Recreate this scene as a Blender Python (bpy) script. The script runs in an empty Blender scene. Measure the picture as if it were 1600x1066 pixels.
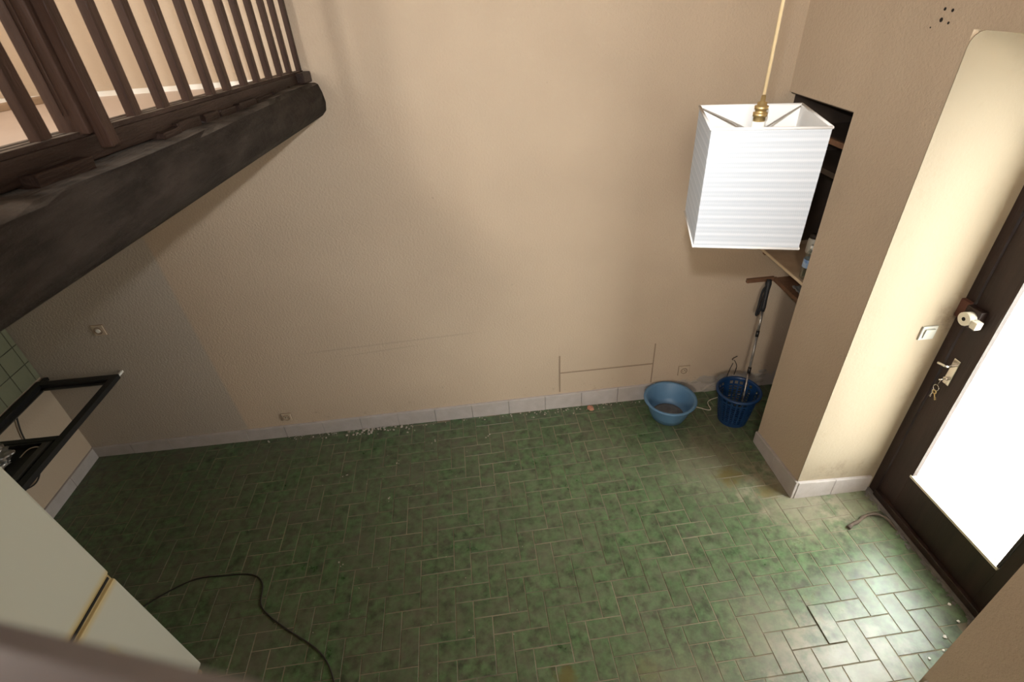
import bpy, bmesh, math, random
from mathutils import Vector, Matrix
random.seed(7)
sc = bpy.context.scene
COL = sc.collection

# ------------------------------------------------------------------ camera
F_PX, PITCH, YAW, ROLL = 811.265, 34.8929, 3.17496, -3.88374
CAM = Vector((3.12993, -3.12945, 2.88368))
p_, y_, r_ = (math.radians(a) for a in (PITCH, YAW, ROLL))
FW = Vector((math.sin(y_)*math.cos(p_), math.cos(y_)*math.cos(p_), -math.sin(p_)))
rt0 = Vector((math.cos(y_), -math.sin(y_), 0)); up0 = rt0.cross(FW)
RT = rt0*math.cos(r_) + up0*math.sin(r_)
UP = -rt0*math.sin(r_) + up0*math.cos(r_)
cd = bpy.data.cameras.new('camera'); cam = bpy.data.objects.new('camera', cd); COL.objects.link(cam)
cd.sensor_width = 22.3; cd.lens = F_PX/1600*22.3; cd.clip_start = 0.01
cam.matrix_world = Matrix(((RT.x, UP.x, -FW.x, CAM.x), (RT.y, UP.y, -FW.y, CAM.y), (RT.z, UP.z, -FW.z, CAM.z), (0, 0, 0, 1)))
cd.dof.use_dof = True; cd.dof.focus_distance = 3.0; cd.dof.aperture_fstop = 4.0
sc.camera = cam

# ------------------------------------------------------------------ world, lights, exposure
WORLD = 24.0
FLASH = 165.0
UPPER_LIGHT = 490.0
w = bpy.data.worlds.new('overcast_sky'); sc.world = w; w.use_nodes = True
bg = w.node_tree.nodes['Background']; bg.inputs[0].default_value = (1.0, 0.985, 0.96, 1); bg.inputs[1].default_value = WORLD
sc.view_settings.view_transform = 'Standard'; sc.view_settings.look = 'None'
sc.view_settings.gamma = 1; sc.view_settings.use_curve_mapping = False
sc.view_settings.exposure = 0.0
def portal(name, loc, rot, sx, sy):
    l = bpy.data.lights.new(name, 'AREA'); l.shape = 'RECTANGLE'; l.size = sx; l.size_y = sy
    l.cycles.is_portal = True
    o = bpy.data.objects.new(name, l); COL.objects.link(o); o.location = loc; o.rotation_euler = rot
    return o
# the camera's own flash, on its shoe above the lens
fl = bpy.data.lights.new('camera_flash', 'SPOT'); fl.energy = FLASH; fl.shadow_soft_size = 0.02
fl.spot_size = math.radians(100); fl.spot_blend = 1.0; fl.color = (0.96, 0.98, 1.0)
flo = bpy.data.objects.new('camera_flash', fl); COL.objects.link(flo)
flo.location = CAM + UP*0.12
aim = (FW + UP*0.36 - RT*0.03).normalized()
flo.rotation_euler = aim.to_track_quat('-Z', 'Y').to_euler()

# unseen warm light added upstairs, behind and left, throwing the beam's shadow edge
ul = bpy.data.lights.new('added_upper_light', 'POINT'); ul.energy = UPPER_LIGHT; ul.shadow_soft_size = 0.34; ul.color = (1.0, 0.92, 0.80)
ulo = bpy.data.objects.new('added_upper_light', ul); COL.objects.link(ulo); ulo.location = (1.55, -7.4, 4.15)
ml = bpy.data.lights.new('mezzanine_fill', 'POINT'); ml.energy = 60.0; ml.shadow_soft_size = 0.12; ml.color = (1.0, 0.93, 0.84)  # unseen fill light added to brighten the mezzanine wall
mlo = bpy.data.objects.new('mezzanine_fill', ml); COL.objects.link(mlo); mlo.location = (0.8, -1.5, 4.5)

# ------------------------------------------------------------------ dimensions
X1, YA, YB, X2, YD, ZL, ZN = 5.0074, -0.588, -1.0883, 5.5397, -2.2051, 2.638, 2.258
H = 4.8; YF = -8.2

# ------------------------------------------------------------------ materials
def _nodes(name):
    m = bpy.data.materials.new(name); m.use_nodes = True
    nt = m.node_tree; b = nt.nodes['Principled BSDF']
    return m, nt, b
def N(nt, t, **kw):
    n = nt.nodes.new(t)
    for k, v in kw.items():
        if k.startswith('i_'): n.inputs[k[2:]].default_value = v
        else: setattr(n, k, v)
    return n
def math_(nt, op, a, b=None, c=None, clamp=False):
    n = nt.nodes.new('ShaderNodeMath'); n.operation = op; n.use_clamp = clamp
    for i, v in enumerate((a, b, c)):
        if v is None: continue
        if isinstance(v, (int, float)): n.inputs[i].default_value = v
        else: nt.links.new(v, n.inputs[i])
    return n.outputs[0]
def mix(nt, fac, a, b):
    n = nt.nodes.new('ShaderNodeMix'); n.data_type = 'RGBA'
    for idx, v in ((0, fac), (6, a), (7, b)):
        if isinstance(v, (int, float)): n.inputs[idx].default_value = v
        elif isinstance(v, tuple): n.inputs[idx].default_value = (*v[:3], 1)
        else: nt.links.new(v, n.inputs[idx])
    return n.outputs[2]
def noise(nt, vec, scale, detail=4, rough=0.55):
    n = N(nt, 'ShaderNodeTexNoise'); n.inputs['Scale'].default_value = scale
    n.inputs['Detail'].default_value = detail; n.inputs['Roughness'].default_value = rough
    if vec is not None: nt.links.new(vec, n.inputs['Vector'])
    return n.outputs['Fac']
def ramp(nt, fac, lo, hi):
    n = N(nt, 'ShaderNodeMapRange'); n.inputs[1].default_value = lo; n.inputs[2].default_value = hi
    nt.links.new(fac, n.inputs[0]); return n.outputs[0]
def pos(nt):
    g = N(nt, 'ShaderNodeNewGeometry'); s = N(nt, 'ShaderNodeSeparateXYZ')
    nt.links.new(g.outputs['Position'], s.inputs[0]); return g.outputs['Position'], s.outputs
def bump(nt, b, h, strength, dist=0.01):
    n = N(nt, 'ShaderNodeBump'); n.inputs['Strength'].default_value = strength; n.inputs['Distance'].default_value = dist
    nt.links.new(h, n.inputs['Height']); nt.links.new(n.outputs[0], b.inputs['Normal'])
def mat(name, col, rough=0.6, metal=0.0, var=None, vscale=8.0, bscale=None, bstr=0.3, spec=0.5, stretch=None):
    m, nt, b = _nodes(name)
    b.inputs['Roughness'].default_value = rough; b.inputs['Metallic'].default_value = metal
    b.inputs['Specular IOR Level'].default_value = spec
    tc = N(nt, 'ShaderNodeTexCoord'); v = tc.outputs['Object']
    if stretch:
        mp = N(nt, 'ShaderNodeMapping'); mp.inputs['Scale'].default_value = stretch
        nt.links.new(v, mp.inputs[0]); v = mp.outputs[0]
    if var:
        f = ramp(nt, noise(nt, v, vscale), 0.3, 0.7)
        nt.links.new(mix(nt, f, col, var), b.inputs['Base Color'])
    else: b.inputs['Base Color'].default_value = (*col, 1)
    if bscale: bump(nt, b, noise(nt, v, bscale), bstr)
    return m

BEIGE = (0.50, 0.40, 0.298)
def plaster(name, base, patch=False, bstr=0.62):
    m, nt, b = _nodes(name)
    P, s = pos(nt)
    big = ramp(nt, noise(nt, P, 1.3, 3), 0.3, 0.7)
    c = mix(nt, big, tuple(x*0.95 for x in base), tuple(min(1, x*1.05) for x in base))
    if patch:
        # the kitchen end of the wall was left in a greyer paint
        wob = math_(nt, 'MULTIPLY', math_(nt, 'SUBTRACT', noise(nt, P, 3.0), 0.5), 0.03)
        edge = math_(nt, 'SUBTRACT', math_(nt, 'ADD', s[0], math_(nt, 'MULTIPLY', s[2], 0.05)), 1.205)
        k = ramp(nt, math_(nt, 'ADD', edge, wob), 0.012, -0.012)
        below = ramp(nt, s[2], 2.40, 2.36)
        c = mix(nt, math_(nt, 'MULTIPLY', k, below), c, (0.43, 0.375, 0.31))
        # old grey mortar where the skirting is missing, crumbled paint along the floor
        n2 = noise(nt, P, 9.0, 5)
        low = ramp(nt, math_(nt, 'ADD', s[2], math_(nt, 'MULTIPLY', math_(nt, 'SUBTRACT', n2, 0.5), 0.32)), 0.16, 0.12)
        right = ramp(nt, s[0], 4.42, 4.47)
        c = mix(nt, math_(nt, 'MULTIPLY', math_(nt, 'MULTIPLY', low, right), 0.8), c, (0.40, 0.36, 0.33))
        band = math_(nt, 'MULTIPLY', ramp(nt, s[2], 0.30, 0.12), ramp(nt, noise(nt, P, 22, 6), 0.60, 0.72))
        c = mix(nt, math_(nt, 'MULTIPLY', band, 0.55), c, (0.25, 0.19, 0.14))
        # two long faint scuffs
        for z0, sl, x0, x1, zz in ((0.77, 0.03, 1.75, 3.1, 0.010), (0.70, 0.06, 2.0, 2.7, 0.008)):
            d = math_(nt, 'ABSOLUTE', math_(nt, 'SUBTRACT', s[2], math_(nt, 'MULTIPLY_ADD', s[0], sl, z0 - sl*1.9)))
            k = math_(nt, 'MULTIPLY', ramp(nt, d, zz, 0.0), math_(nt, 'MULTIPLY', ramp(nt, s[0], x0, x0+.2), ramp(nt, s[0], x1, x1-.2)))
            c = mix(nt, math_(nt, 'MULTIPLY', k, 0.28), c, (0.28, 0.22, 0.17))
    spk = ramp(nt, noise(nt, P, 14, 2), 0.76, 0.80)
    c = mix(nt, math_(nt, 'MULTIPLY', spk, 0.35), c, tuple(x*0.45 for x in base))
    nt.links.new(c, b.inputs['Base Color'])
    b.inputs['Roughness'].default_value = 0.85; b.inputs['Specular IOR Level'].default_value = 0.2
    bump(nt, b, noise(nt, P, 75, 3, 0.6), bstr, 0.006)
    return m
M_WALL = plaster('beige_plaster', BEIGE, True)
M_WALL2 = plaster('beige_plaster_side', BEIGE)
M_CREAM = plaster('cream_plaster', (0.70, 0.58, 0.40))
def smudged(name, base):
    m, nt, b = _nodes(name); P, s = pos(nt)
    n = ramp(nt, noise(nt, P, 5, 6, .65), 0.60, 0.75)
    c = mix(nt, math_(nt, 'MULTIPLY', n, 0.35), base, (0.25, 0.19, 0.12))
    # hand grime beside the lock and splashes above the skirting
    for x0, z0, rx, rz, k in ((5.50, 1.36, .10, .16, .75), (5.47, 0.95, .07, .3, .3), (5.30, 0.22, .30, .10, .5)):
        qx = math_(nt, 'DIVIDE', math_(nt, 'SUBTRACT', s[0], x0), rx); qz = math_(nt, 'DIVIDE', math_(nt, 'SUBTRACT', s[2], z0), rz)
        q = math_(nt, 'ADD', math_(nt, 'MULTIPLY', qx, qx), math_(nt, 'MULTIPLY', qz, qz))
        g = math_(nt, 'MULTIPLY', ramp(nt, q, 1.0, 0.1), ramp(nt, noise(nt, P, 16, 6, .7), .48, .66))
        c = mix(nt, math_(nt, 'MULTIPLY', g, k), c, (0.16, 0.11, 0.07))
    nt.links.new(c, b.inputs['Base Color']); b.inputs['Roughness'].default_value = 0.8
    bump(nt, b, noise(nt, P, 70, 3), 0.2, 0.005); return m
M_REVEAL = smudged('cream_reveal', (0.315, 0.26, 0.183))
M_CEIL = mat('low_bounce_ceiling', (0.16, 0.10, 0.06), 0.9)  # unseen ceiling, made dark to soak up bounced light
M_SKIRT = mat('grey_skirting', (0.46, 0.42, 0.40), 0.6, var=(0.40, 0.36, 0.33), vscale=14, bscale=60, bstr=0.15)

def tile_mat():
    m, nt, b = _nodes('green_floor_tile')
    P, s = pos(nt)
    oi = N(nt, 'ShaderNodeObjectInfo'); g = N(nt, 'ShaderNodeNewGeometry')
    rnd = math_(nt, 'FRACT', math_(nt, 'ADD', oi.outputs['Random'], g.outputs['Random Per Island']))
    vs = N(nt, 'ShaderNodeVectorMath', operation='ADD')
    cmb = N(nt, 'ShaderNodeCombineXYZ'); nt.links.new(math_(nt, 'MULTIPLY', rnd, 37.0), cmb.inputs[2])
    nt.links.new(P, vs.inputs[0]); nt.links.new(cmb.outputs[0], vs.inputs[1])
    marb = ramp(nt, noise(nt, vs.outputs[0], 20, 6, 0.65), 0.36, 0.66)
    c = mix(nt, marb, (0.014, 0.033, 0.013), (0.095, 0.19, 0.075))
    c = mix(nt, math_(nt, 'MULTIPLY', rnd, 0.35), c, (0.05, 0.105, 0.042))
    d1 = ramp(nt, noise(nt, P, 2.2, 5, 0.6), 0.36, 0.68)
    d2 = ramp(nt, noise(nt, P, 13, 4, 0.6), 0.35, 0.7)
    # dust weighs more to the left and back, pale dirt more to the right
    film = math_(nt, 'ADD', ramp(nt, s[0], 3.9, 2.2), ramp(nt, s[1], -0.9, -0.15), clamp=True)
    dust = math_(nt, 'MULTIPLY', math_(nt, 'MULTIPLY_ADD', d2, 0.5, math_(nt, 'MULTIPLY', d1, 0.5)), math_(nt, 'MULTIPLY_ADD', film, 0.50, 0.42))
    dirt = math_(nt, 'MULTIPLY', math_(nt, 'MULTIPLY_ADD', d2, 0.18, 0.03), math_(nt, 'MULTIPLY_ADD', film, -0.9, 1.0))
    # dirt trodden in by the pillar and the doorway
    def spot(x, y, r, k):
        dx = math_(nt, 'SUBTRACT', s[0], x); dy = math_(nt, 'SUBTRACT', s[1], y)
        q = math_(nt, 'ADD', math_(nt, 'MULTIPLY', dx, dx), math_(nt, 'MULTIPLY', dy, dy))
        return math_(nt, 'MULTIPLY', ramp(nt, math_(nt, 'ADD', math_(nt, 'SQRT', q), math_(nt, 'MULTIPLY', math_(nt, 'SUBTRACT', d2, 0.5), r)), r, r*0.25), k)
    for a in ((5.0, -1.12, 0.32, 0.55), (4.62, -0.75, 0.38, 0.38), (4.75, -2.15, 0.38, 0.5), (4.45, -1.95, 0.28, 0.35), (3.9, -2.2, 0.35, 0.3), (5.35, -1.2, 0.25, 0.35)):
        dirt = math_(nt, 'ADD', dirt, spot(*a), clamp=True)
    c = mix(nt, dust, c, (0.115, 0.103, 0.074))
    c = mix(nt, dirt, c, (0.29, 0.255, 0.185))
    for x, y, r, k in ((4.69, -0.88, 0.10, 0.8), (4.87, -1.03, 0.09, 0.7), (3.35, -1.98, 0.07, 0.7), (3.75, -2.0, 0.08, 0.3)):
        c = mix(nt, spot(x, y, r, k), c, (0.13, 0.10, 0.03))
    nt.links.new(c, b.inputs['Base Color'])
    nt.links.new(math_(nt, 'MULTIPLY_ADD', dust, 0.40, 0.26), b.inputs['Roughness'])
    bump(nt, b, noise(nt, vs.outputs[0], 30, 3), 0.12, 0.004)
    return m
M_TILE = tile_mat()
M_GROUT = mat('dusty_grout', (0.28, 0.235, 0.165), 0.95, var=(0.105, 0.09, 0.062), vscale=2.5, bscale=80, bstr=0.4)
M_WOOD = mat('dark_brown_wood', (0.030, 0.015, 0.010), 0.45, var=(0.058, 0.032, 0.022), vscale=5, bscale=30, bstr=0.25, spec=0.15, stretch=(6, 6, 0.7))
M_WOODY = mat('dark_brown_rail_wood', (0.018, 0.010, 0.007), 0.42, var=(0.038, 0.022, 0.016), vscale=5, bscale=30, bstr=0.35, spec=0.15, stretch=(8, 0.8, 8))
def dusty_lit_wood(name, a, b_, dust_litc, vs, lim):  # paler upward faces: dust on the beam, painted light on the rail
    m, nt, b = _nodes(name)
    tc = N(nt, 'ShaderNodeTexCoord'); mp = N(nt, 'ShaderNodeMapping'); mp.inputs['Scale'].default_value = (6, 0.9, 6)
    nt.links.new(tc.outputs['Object'], mp.inputs[0]); v = mp.outputs[0]
    g = N(nt, 'ShaderNodeNewGeometry'); sp = N(nt, 'ShaderNodeSeparateXYZ'); nt.links.new(g.outputs['True Normal'], sp.inputs[0])
    c = mix(nt, ramp(nt, noise(nt, v, vs, 6, .65), .35, .68), a, b_)
    up = math_(nt, 'MULTIPLY', ramp(nt, sp.outputs[2], lim, lim+.2), ramp(nt, noise(nt, tc.outputs['Object'], 7, 4), .30, .6))
    c = mix(nt, math_(nt, 'MULTIPLY', up, 0.8), c, dust_litc)
    nt.links.new(c, b.inputs['Base Color']); b.inputs['Roughness'].default_value = .75; b.inputs['Specular IOR Level'].default_value = .12
    bump(nt, b, math_(nt, 'ADD', noise(nt, v, 7, 6, .7), math_(nt, 'MULTIPLY', noise(nt, tc.outputs['Object'], 9, 5), 1.2)), .8, .02)
    return m
M_BEAM = dusty_lit_wood('rough_dark_beam', (0.013, 0.0095, 0.0072), (0.042, 0.032, 0.025), (0.17, 0.145, 0.12), 4, .75)
M_RAILLIT = dusty_lit_wood('lit_rail_top', (0.03, 0.018, 0.013), (0.06, 0.037, 0.027), (0.30, 0.25, 0.20), 4, .8)  # pale tops paint grazing light onto the rail moulding
M_DOOR = mat('dark_stained_door', (0.016, 0.008, 0.006), 0.5, var=(0.036, 0.018, 0.014), vscale=3, bscale=20, bstr=0.2, stretch=(6, 6, 0.6))
M_NICHE = mat('grey_brown_panel', (0.10, 0.075, 0.06), 0.4, var=(0.14, 0.105, 0.085), vscale=3)
M_SHELFD = mat('dark_shelf_wood', (0.035, 0.024, 0.018), 0.6, var=(0.06, 0.04, 0.028), vscale=6)
M_BROWN = mat('brown_batten', (0.20, 0.10, 0.055), 0.6, var=(0.13, 0.065, 0.035), vscale=9, stretch=(1, 6, 6))
M_PLY = mat('plywood', (0.46, 0.34, 0.23), 0.7, var=(0.36, 0.26, 0.17), vscale=6)
M_PLYEDGE = mat('pale_plywood_edge', (0.66, 0.52, 0.35), 0.7)
M_BLACK = mat('black_steel', (0.012, 0.012, 0.012), 0.45, bscale=40, bstr=0.1)
M_STEELD = mat('dull_grey_steel', (0.10, 0.10, 0.095), 0.5, metal=0.6)
M_BRASS = mat('brass', (0.55, 0.40, 0.18), 0.42, metal=0.9)
M_CHROME = mat('chrome', (0.75, 0.72, 0.68), 0.25, metal=1.0)
M_OFFWHITE = mat('off_white_plastic', (0.70, 0.66, 0.55), 0.4)
M_WHITE = mat('white_plastic', (0.78, 0.77, 0.72), 0.4)
M_DARKHOLE = mat('dark_hole', (0.01, 0.008, 0.006), 0.9)
M_CABLE = mat('black_cable', (0.02, 0.016, 0.013), 0.5)
M_CABLEW = mat('cream_cable', (0.62, 0.56, 0.45), 0.5)
M_CORD = mat('yellowed_cord', (0.62, 0.47, 0.26), 0.5)
M_BASIN = mat('light_blue_plastic', (0.095, 0.20, 0.33), 0.45, var=(0.11, 0.225, 0.36), vscale=8)
M_DIRT = mat('grey_dirt', (0.20, 0.185, 0.17), 0.9, var=(0.13, 0.12, 0.11), vscale=18, bscale=60, bstr=0.4)
M_BUCKET = mat('dark_blue_plastic', (0.006, 0.035, 0.11), 0.4)
M_FABRIC = mat('black_strap', (0.012, 0.012, 0.013), 0.8)
M_FOAM = mat('black_grip', (0.015, 0.016, 0.018), 0.6, bscale=90, bstr=0.3)
M_ALU = mat('pole_aluminium', (0.55, 0.52, 0.48), 0.35, metal=0.8, var=(0.10, 0.09, 0.09), vscale=26)
M_GASKET = mat('yellowed_gasket', (0.26, 0.18, 0.07), 0.6, var=(0.34, 0.26, 0.12), vscale=12)
M_TERR = mat('pale_terrace', (0.75, 0.74, 0.70), 0.8)
M_TERRACOTTA = mat('terracotta_crumb', (0.42, 0.20, 0.13), 0.9, bscale=40)
M_MORTAR = mat('pale_mortar_crumb', (0.36, 0.32, 0.27), 0.95, bscale=40)
M_TWIG = mat('dry_brown_stalk', (0.06, 0.042, 0.03), 0.8, var=(0.13, 0.095, 0.07), vscale=20)
M_MARK = mat('grey_scratch_gap', (0.27, 0.20, 0.14), 0.9)
M_HANDRAIL = mat('varnished_handrail', (0.075, 0.055, 0.053), 0.3, var=(0.20, 0.18, 0.185), vscale=6)  # lilac-grey tone stands in for the sheen on the rail
M_MEZZ = mat('pale_pink_floor', (0.72, 0.60, 0.51), 0.5, var=(0.66, 0.54, 0.45), vscale=3)

def glass_mat(name, tint=(1, 1, 1), rough=0.05, fac=0.1):
    m = bpy.data.materials.new(name); m.use_nodes = True; nt = m.node_tree
    for n in list(nt.nodes):
        if n.type != 'OUTPUT_MATERIAL': nt.nodes.remove(n)
    out = [n for n in nt.nodes if n.type == 'OUTPUT_MATERIAL'][0]
    t = N(nt, 'ShaderNodeBsdfTransparent'); t.inputs[0].default_value = (*tint, 1)
    gl = N(nt, 'ShaderNodeBsdfGlossy'); gl.inputs['Roughness'].default_value = rough
    mx = N(nt, 'ShaderNodeMixShader'); mx.inputs[0].default_value = fac
    nt.links.new(t.outputs[0], mx.inputs[1]); nt.links.new(gl.outputs[0], mx.inputs[2]); nt.links.new(mx.outputs[0], out.inputs[0])
    return m
M_GLASS = glass_mat('clear_glass', (0.95, 0.97, 0.96), 0.05, 0.06)
M_PET = glass_mat('clear_bottle_plastic', (0.80, 0.88, 0.86), 0.15, 0.22)
M_BAG = glass_mat('clear_plastic_film', (0.75, 0.72, 0.71), 0.35, 0.45)

def shade_mat():
    m, nt, b = _nodes('white_chevron_fabric')
    tc = N(nt, 'ShaderNodeTexCoord'); s = N(nt, 'ShaderNodeSeparateXYZ'); nt.links.new(tc.outputs['Object'], s.inputs[0])
    t = math_(nt, 'ADD', s[0] if False else s.outputs[0], s.outputs[1])
    zig = math_(nt, 'PINGPONG', t, 0.0022)
    u = math_(nt, 'ADD', s.outputs[2], math_(nt, 'MULTIPLY', zig, 1.0))
    wv = math_(nt, 'PINGPONG', math_(nt, 'MULTIPLY', u, 1/0.0060), 1.0)
    soft = math_(nt, 'MULTIPLY_ADD', math_(nt, 'SINE', math_(nt, 'MULTIPLY', s.outputs[2], 2*math.pi/0.024)), 0.5, 0.5)
    f = math_(nt, 'MULTIPLY_ADD', wv, 0.55, math_(nt, 'MULTIPLY', soft, 0.45))
    nt.links.new(mix(nt, f, (0.36, 0.385, 0.41), (0.49, 0.505, 0.52)), b.inputs['Base Color'])
    b.inputs['Roughness'].default_value = 0.75
    bump(nt, b, wv, 0.15, 0.002)
    return m
M_SHADE = shade_mat()
M_SHADEIN = mat('white_shade_lining', (0.62, 0.60, 0.57), 0.8)
M_WIRE = mat('dull_wire', (0.30, 0.27, 0.23), 0.5, metal=0.3)

def fridge_mat():
    m, nt, b = _nodes('aged_white_enamel')
    P, s = pos(nt)
    def streak(y, z0, z1, wdt):
        dy = ramp(nt, math_(nt, 'ABSOLUTE', math_(nt, 'SUBTRACT', s[1], y)), wdt, wdt*0.3)
        return math_(nt, 'MULTIPLY', dy, math_(nt, 'MULTIPLY', ramp(nt, s[2], z0, z0+0.05), ramp(nt, s[2], z1, z1-0.05)))
    c = (0.44, 0.43, 0.355)
    c = mix(nt, math_(nt, 'MULTIPLY', streak(-1.93, 0.45, 0.72, 0.03), 0.6), c, (0.50, 0.42, 0.20))
    dz = ramp(nt, math_(nt, 'ABSOLUTE', math_(nt, 'SUBTRACT', s[2], 0.884)), 0.055, 0.022)
    c = mix(nt, math_(nt, 'MULTIPLY', dz, 0.85), c, (0.46, 0.33, 0.12))
    nt.links.new(c, b.inputs['Base Color']); b.inputs['Roughness'].default_value = 0.45
    return m
M_FRIDGE = fridge_mat()
M_BSTILE = mat('pale_green_wall_tile', (0.17, 0.175, 0.11), 0.35, var=(0.21, 0.215, 0.145), vscale=10)

# ------------------------------------------------------------------ mesh helpers
def obj(name, bm, m, parent=None, smooth=False, loc=None):
    me = bpy.data.meshes.new(name); bm.to_mesh(me); bm.free()
    for mm in (m if isinstance(m, (list, tuple)) else [m]): me.materials.append(mm)
    if smooth:
        for p in me.polygons: p.use_smooth = True
    o = bpy.data.objects.new(name, me); COL.objects.link(o)
    if parent is not None: o.parent = parent
    if loc is not None: o.location = loc
    return o
def box(bm, x0, x1, y0, y1, z0, z1, bev=0.0, mi=0):
    b2 = bmesh.new()
    bmesh.ops.create_cube(b2, size=1.0)
    for v in b2.verts:
        v.co = Vector(((x0+x1)/2 + v.co.x*(x1-x0), (y0+y1)/2 + v.co.y*(y1-y0), (z0+z1)/2 + v.co.z*(z1-z0)))
    if bev: bmesh.ops.bevel(b2, geom=b2.edges[:], offset=bev, segments=2, affect='EDGES', profile=0.6)
    merge(bm, b2, mi=mi)
def merge(bm, b2, M=None, mi=0):
    vs = [bm.verts.new(M @ v.co if M else v.co) for v in b2.verts]
    b2.verts.index_update()
    for f in b2.faces:
        nf = bm.faces.new([vs[v.index] for v in f.verts]); nf.material_index = mi; nf.smooth = f.smooth
    b2.free()
def B(*a, **k):
    bm = bmesh.new(); box(bm, *a, **k); return bm
def tube(bm, pts, r, n=10, cap=True, mi=0, r1=None):
    pts = [Vector(p) for p in pts]; rings = []
    for i, p in enumerate(pts):
        t = (pts[min(i+1, len(pts)-1)] - pts[max(i-1, 0)]).normalized()
        a = t.cross(Vector((0, 0, 1)))
        if a.length < 1e-3: a = t.cross(Vector((1, 0, 0)))
        a.normalize(); b = t.cross(a)
        rr = r[i] if isinstance(r, (list, tuple)) else r
        rings.append([bm.verts.new(p + (a*math.cos(2*math.pi*k/n) + b*math.sin(2*math.pi*k/n))*rr) for k in range(n)])
    for i in range(len(rings)-1):
        for k in range(n):
            f = bm.faces.new((rings[i][k], rings[i][(k+1) % n], rings[i+1][(k+1) % n], rings[i+1][k])); f.smooth = True; f.material_index = mi
    if cap:
        bm.faces.new(rings[0][::-1]).material_index = mi; bm.faces.new(rings[-1]).material_index = mi
def T(pts, r, n=10):
    bm = bmesh.new(); tube(bm, pts, r, n); return bm
def lathe(bm, prof, c, n=40, mi=0):
    rings = [[bm.verts.new((c[0]+r*math.cos(2*math.pi*k/n), c[1]+r*math.sin(2*math.pi*k/n), c[2]+z)) for k in range(n)] if r > 1e-6 else [bm.verts.new((c[0], c[1], c[2]+z))] for r, z in prof]
    for a, b in zip(rings, rings[1:]):
        for k in range(n):
            k2 = (k+1) % n
            vs = [a[k % len(a)], a[k2 % len(a)], b[k2 % len(b)], b[k % len(b)]]
            u = []
            for v in vs:
                if v not in u: u.append(v)
            if len(u) > 2:
                f = bm.faces.new(u); f.smooth = True; f.material_index = mi
def smooth_pts(pts, k=8):
    pts = [Vector(p) for p in pts]; out = []
    for i in range(len(pts)-1):
        p0, p1, p2, p3 = pts[max(i-1, 0)], pts[i], pts[i+1], pts[min(i+2, len(pts)-1)]
        for j in range(k):
            t = j/k
            out.append(0.5*((2*p1) + (p2-p0)*t + (2*p0-5*p1+4*p2-p3)*t*t + (3*p1-p0-3*p2+p3)*t**3))
    return out + [pts[-1]]
def tag(o, label=None, cat=None, group=None, kind=None):
    for k, v in (('label', label), ('category', cat), ('group', group), ('kind', kind)):
        if v: o[k] = v
    return o
def thing(name, label, cat, loc=(0, 0, 0), rotz=0, group=None):
    o = bpy.data.objects.new(name, None); COL.objects.link(o); o.location = loc; o.rotation_euler = (0, 0, rotz)
    o.empty_display_size = 0.05
    return tag(o, label, cat, group)
def struct(name, bm, m, label=None, cat=None):
    return tag(obj(name, bm, m), label, cat, None, 'structure')
def proj(p):
    d = Vector(p) - CAM; z = d.dot(FW)
    return (800 + F_PX*d.dot(RT)/z, 533 - F_PX*d.dot(UP)/z, z)

# ------------------------------------------------------------------ room shell
wall_back = struct('wall_back', B(-0.25, 5.75, 0, 0.25, -0.1, H), M_WALL, 'beige roughcast back wall with a greyer painted end behind the counter frame', 'wall')
bm = bmesh.new()   # an upper floor window lights the mezzanine from the left
box(bm, -0.25, 0, YF, -3.1, -0.1, H); box(bm, -0.25, 0, -2.1, 0, -0.1, H); box(bm, -0.25, 0, -3.1, -2.1, -0.1, 3.3); box(bm, -0.25, 0, -3.1, -2.1, 4.4, H)
wall_left = struct('wall_left', bm, M_WALL2, 'beige side wall behind the black counter frame', 'wall')
bm = bmesh.new()
box(bm, X1, 5.75, YB, YA, 0, H)
box(bm, X1, 5.75, YA, 0, ZN, H)
box(bm, X1, 5.75, YD, YB, ZL, H)
box(bm, X1, 5.75, YF, YD, 0, H)
box(bm, 5.50, 5.75, YA, 0, 0, ZN)
wall_right = struct('wall_right', bm, M_WALL2, 'thick beige wall with a shelf niche and a deep doorway', 'wall')
# cream coat on the doorway reveal, a few millimetres of paint and skim with a rounded top corner
bm = bmesh.new()
prof = [(X1-0.001, 0.0), (X1-0.001, ZL-0.06)] + [(X1-0.001+0.05*(1-math.cos(a)), ZL-0.055+0.05*math.sin(a)) for a in (0.3, 0.7, 1.1, 1.57)] + [(X2, ZL-0.004), (X2, 0.0)]
fa = [bm.verts.new((x, YB-0.004, z)) for x, z in prof]; fb = [bm.verts.new((x, YB, z)) for x, z in prof]
bm.faces.new(fa)
for i in range(len(prof)):
    j = (i+1) % len(prof); bm.faces.new((fa[i], fb[i], fb[j], fa[j]))
reveal = obj('reveal_coat', bm, M_REVEAL, wall_right); reveal['label'] = 'bright cream doorway reveal with scuffs near the lock'
bm = bmesh.new()   # front wall with two window openings
WX = ((0.7, 2.0, 3.5, 4.5),)
xs = [-0.25, 0.7, 2.0, 5.75]
for i in range(3):
    x0, x1 = xs[i], xs[i+1]
    ww = [q for q in WX if q[0] == x0]
    if ww:
        box(bm, x0, x1, YF-0.25, YF, -0.1, ww[0][2]); box(bm, x0, x1, YF-0.25, YF, ww[0][3], H)
    else: box(bm, x0, x1, YF-0.25, YF, -0.1, H)
struct('wall_front', bm, M_WALL2, 'plain beige wall behind the viewer with one high window', 'wall')
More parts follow.
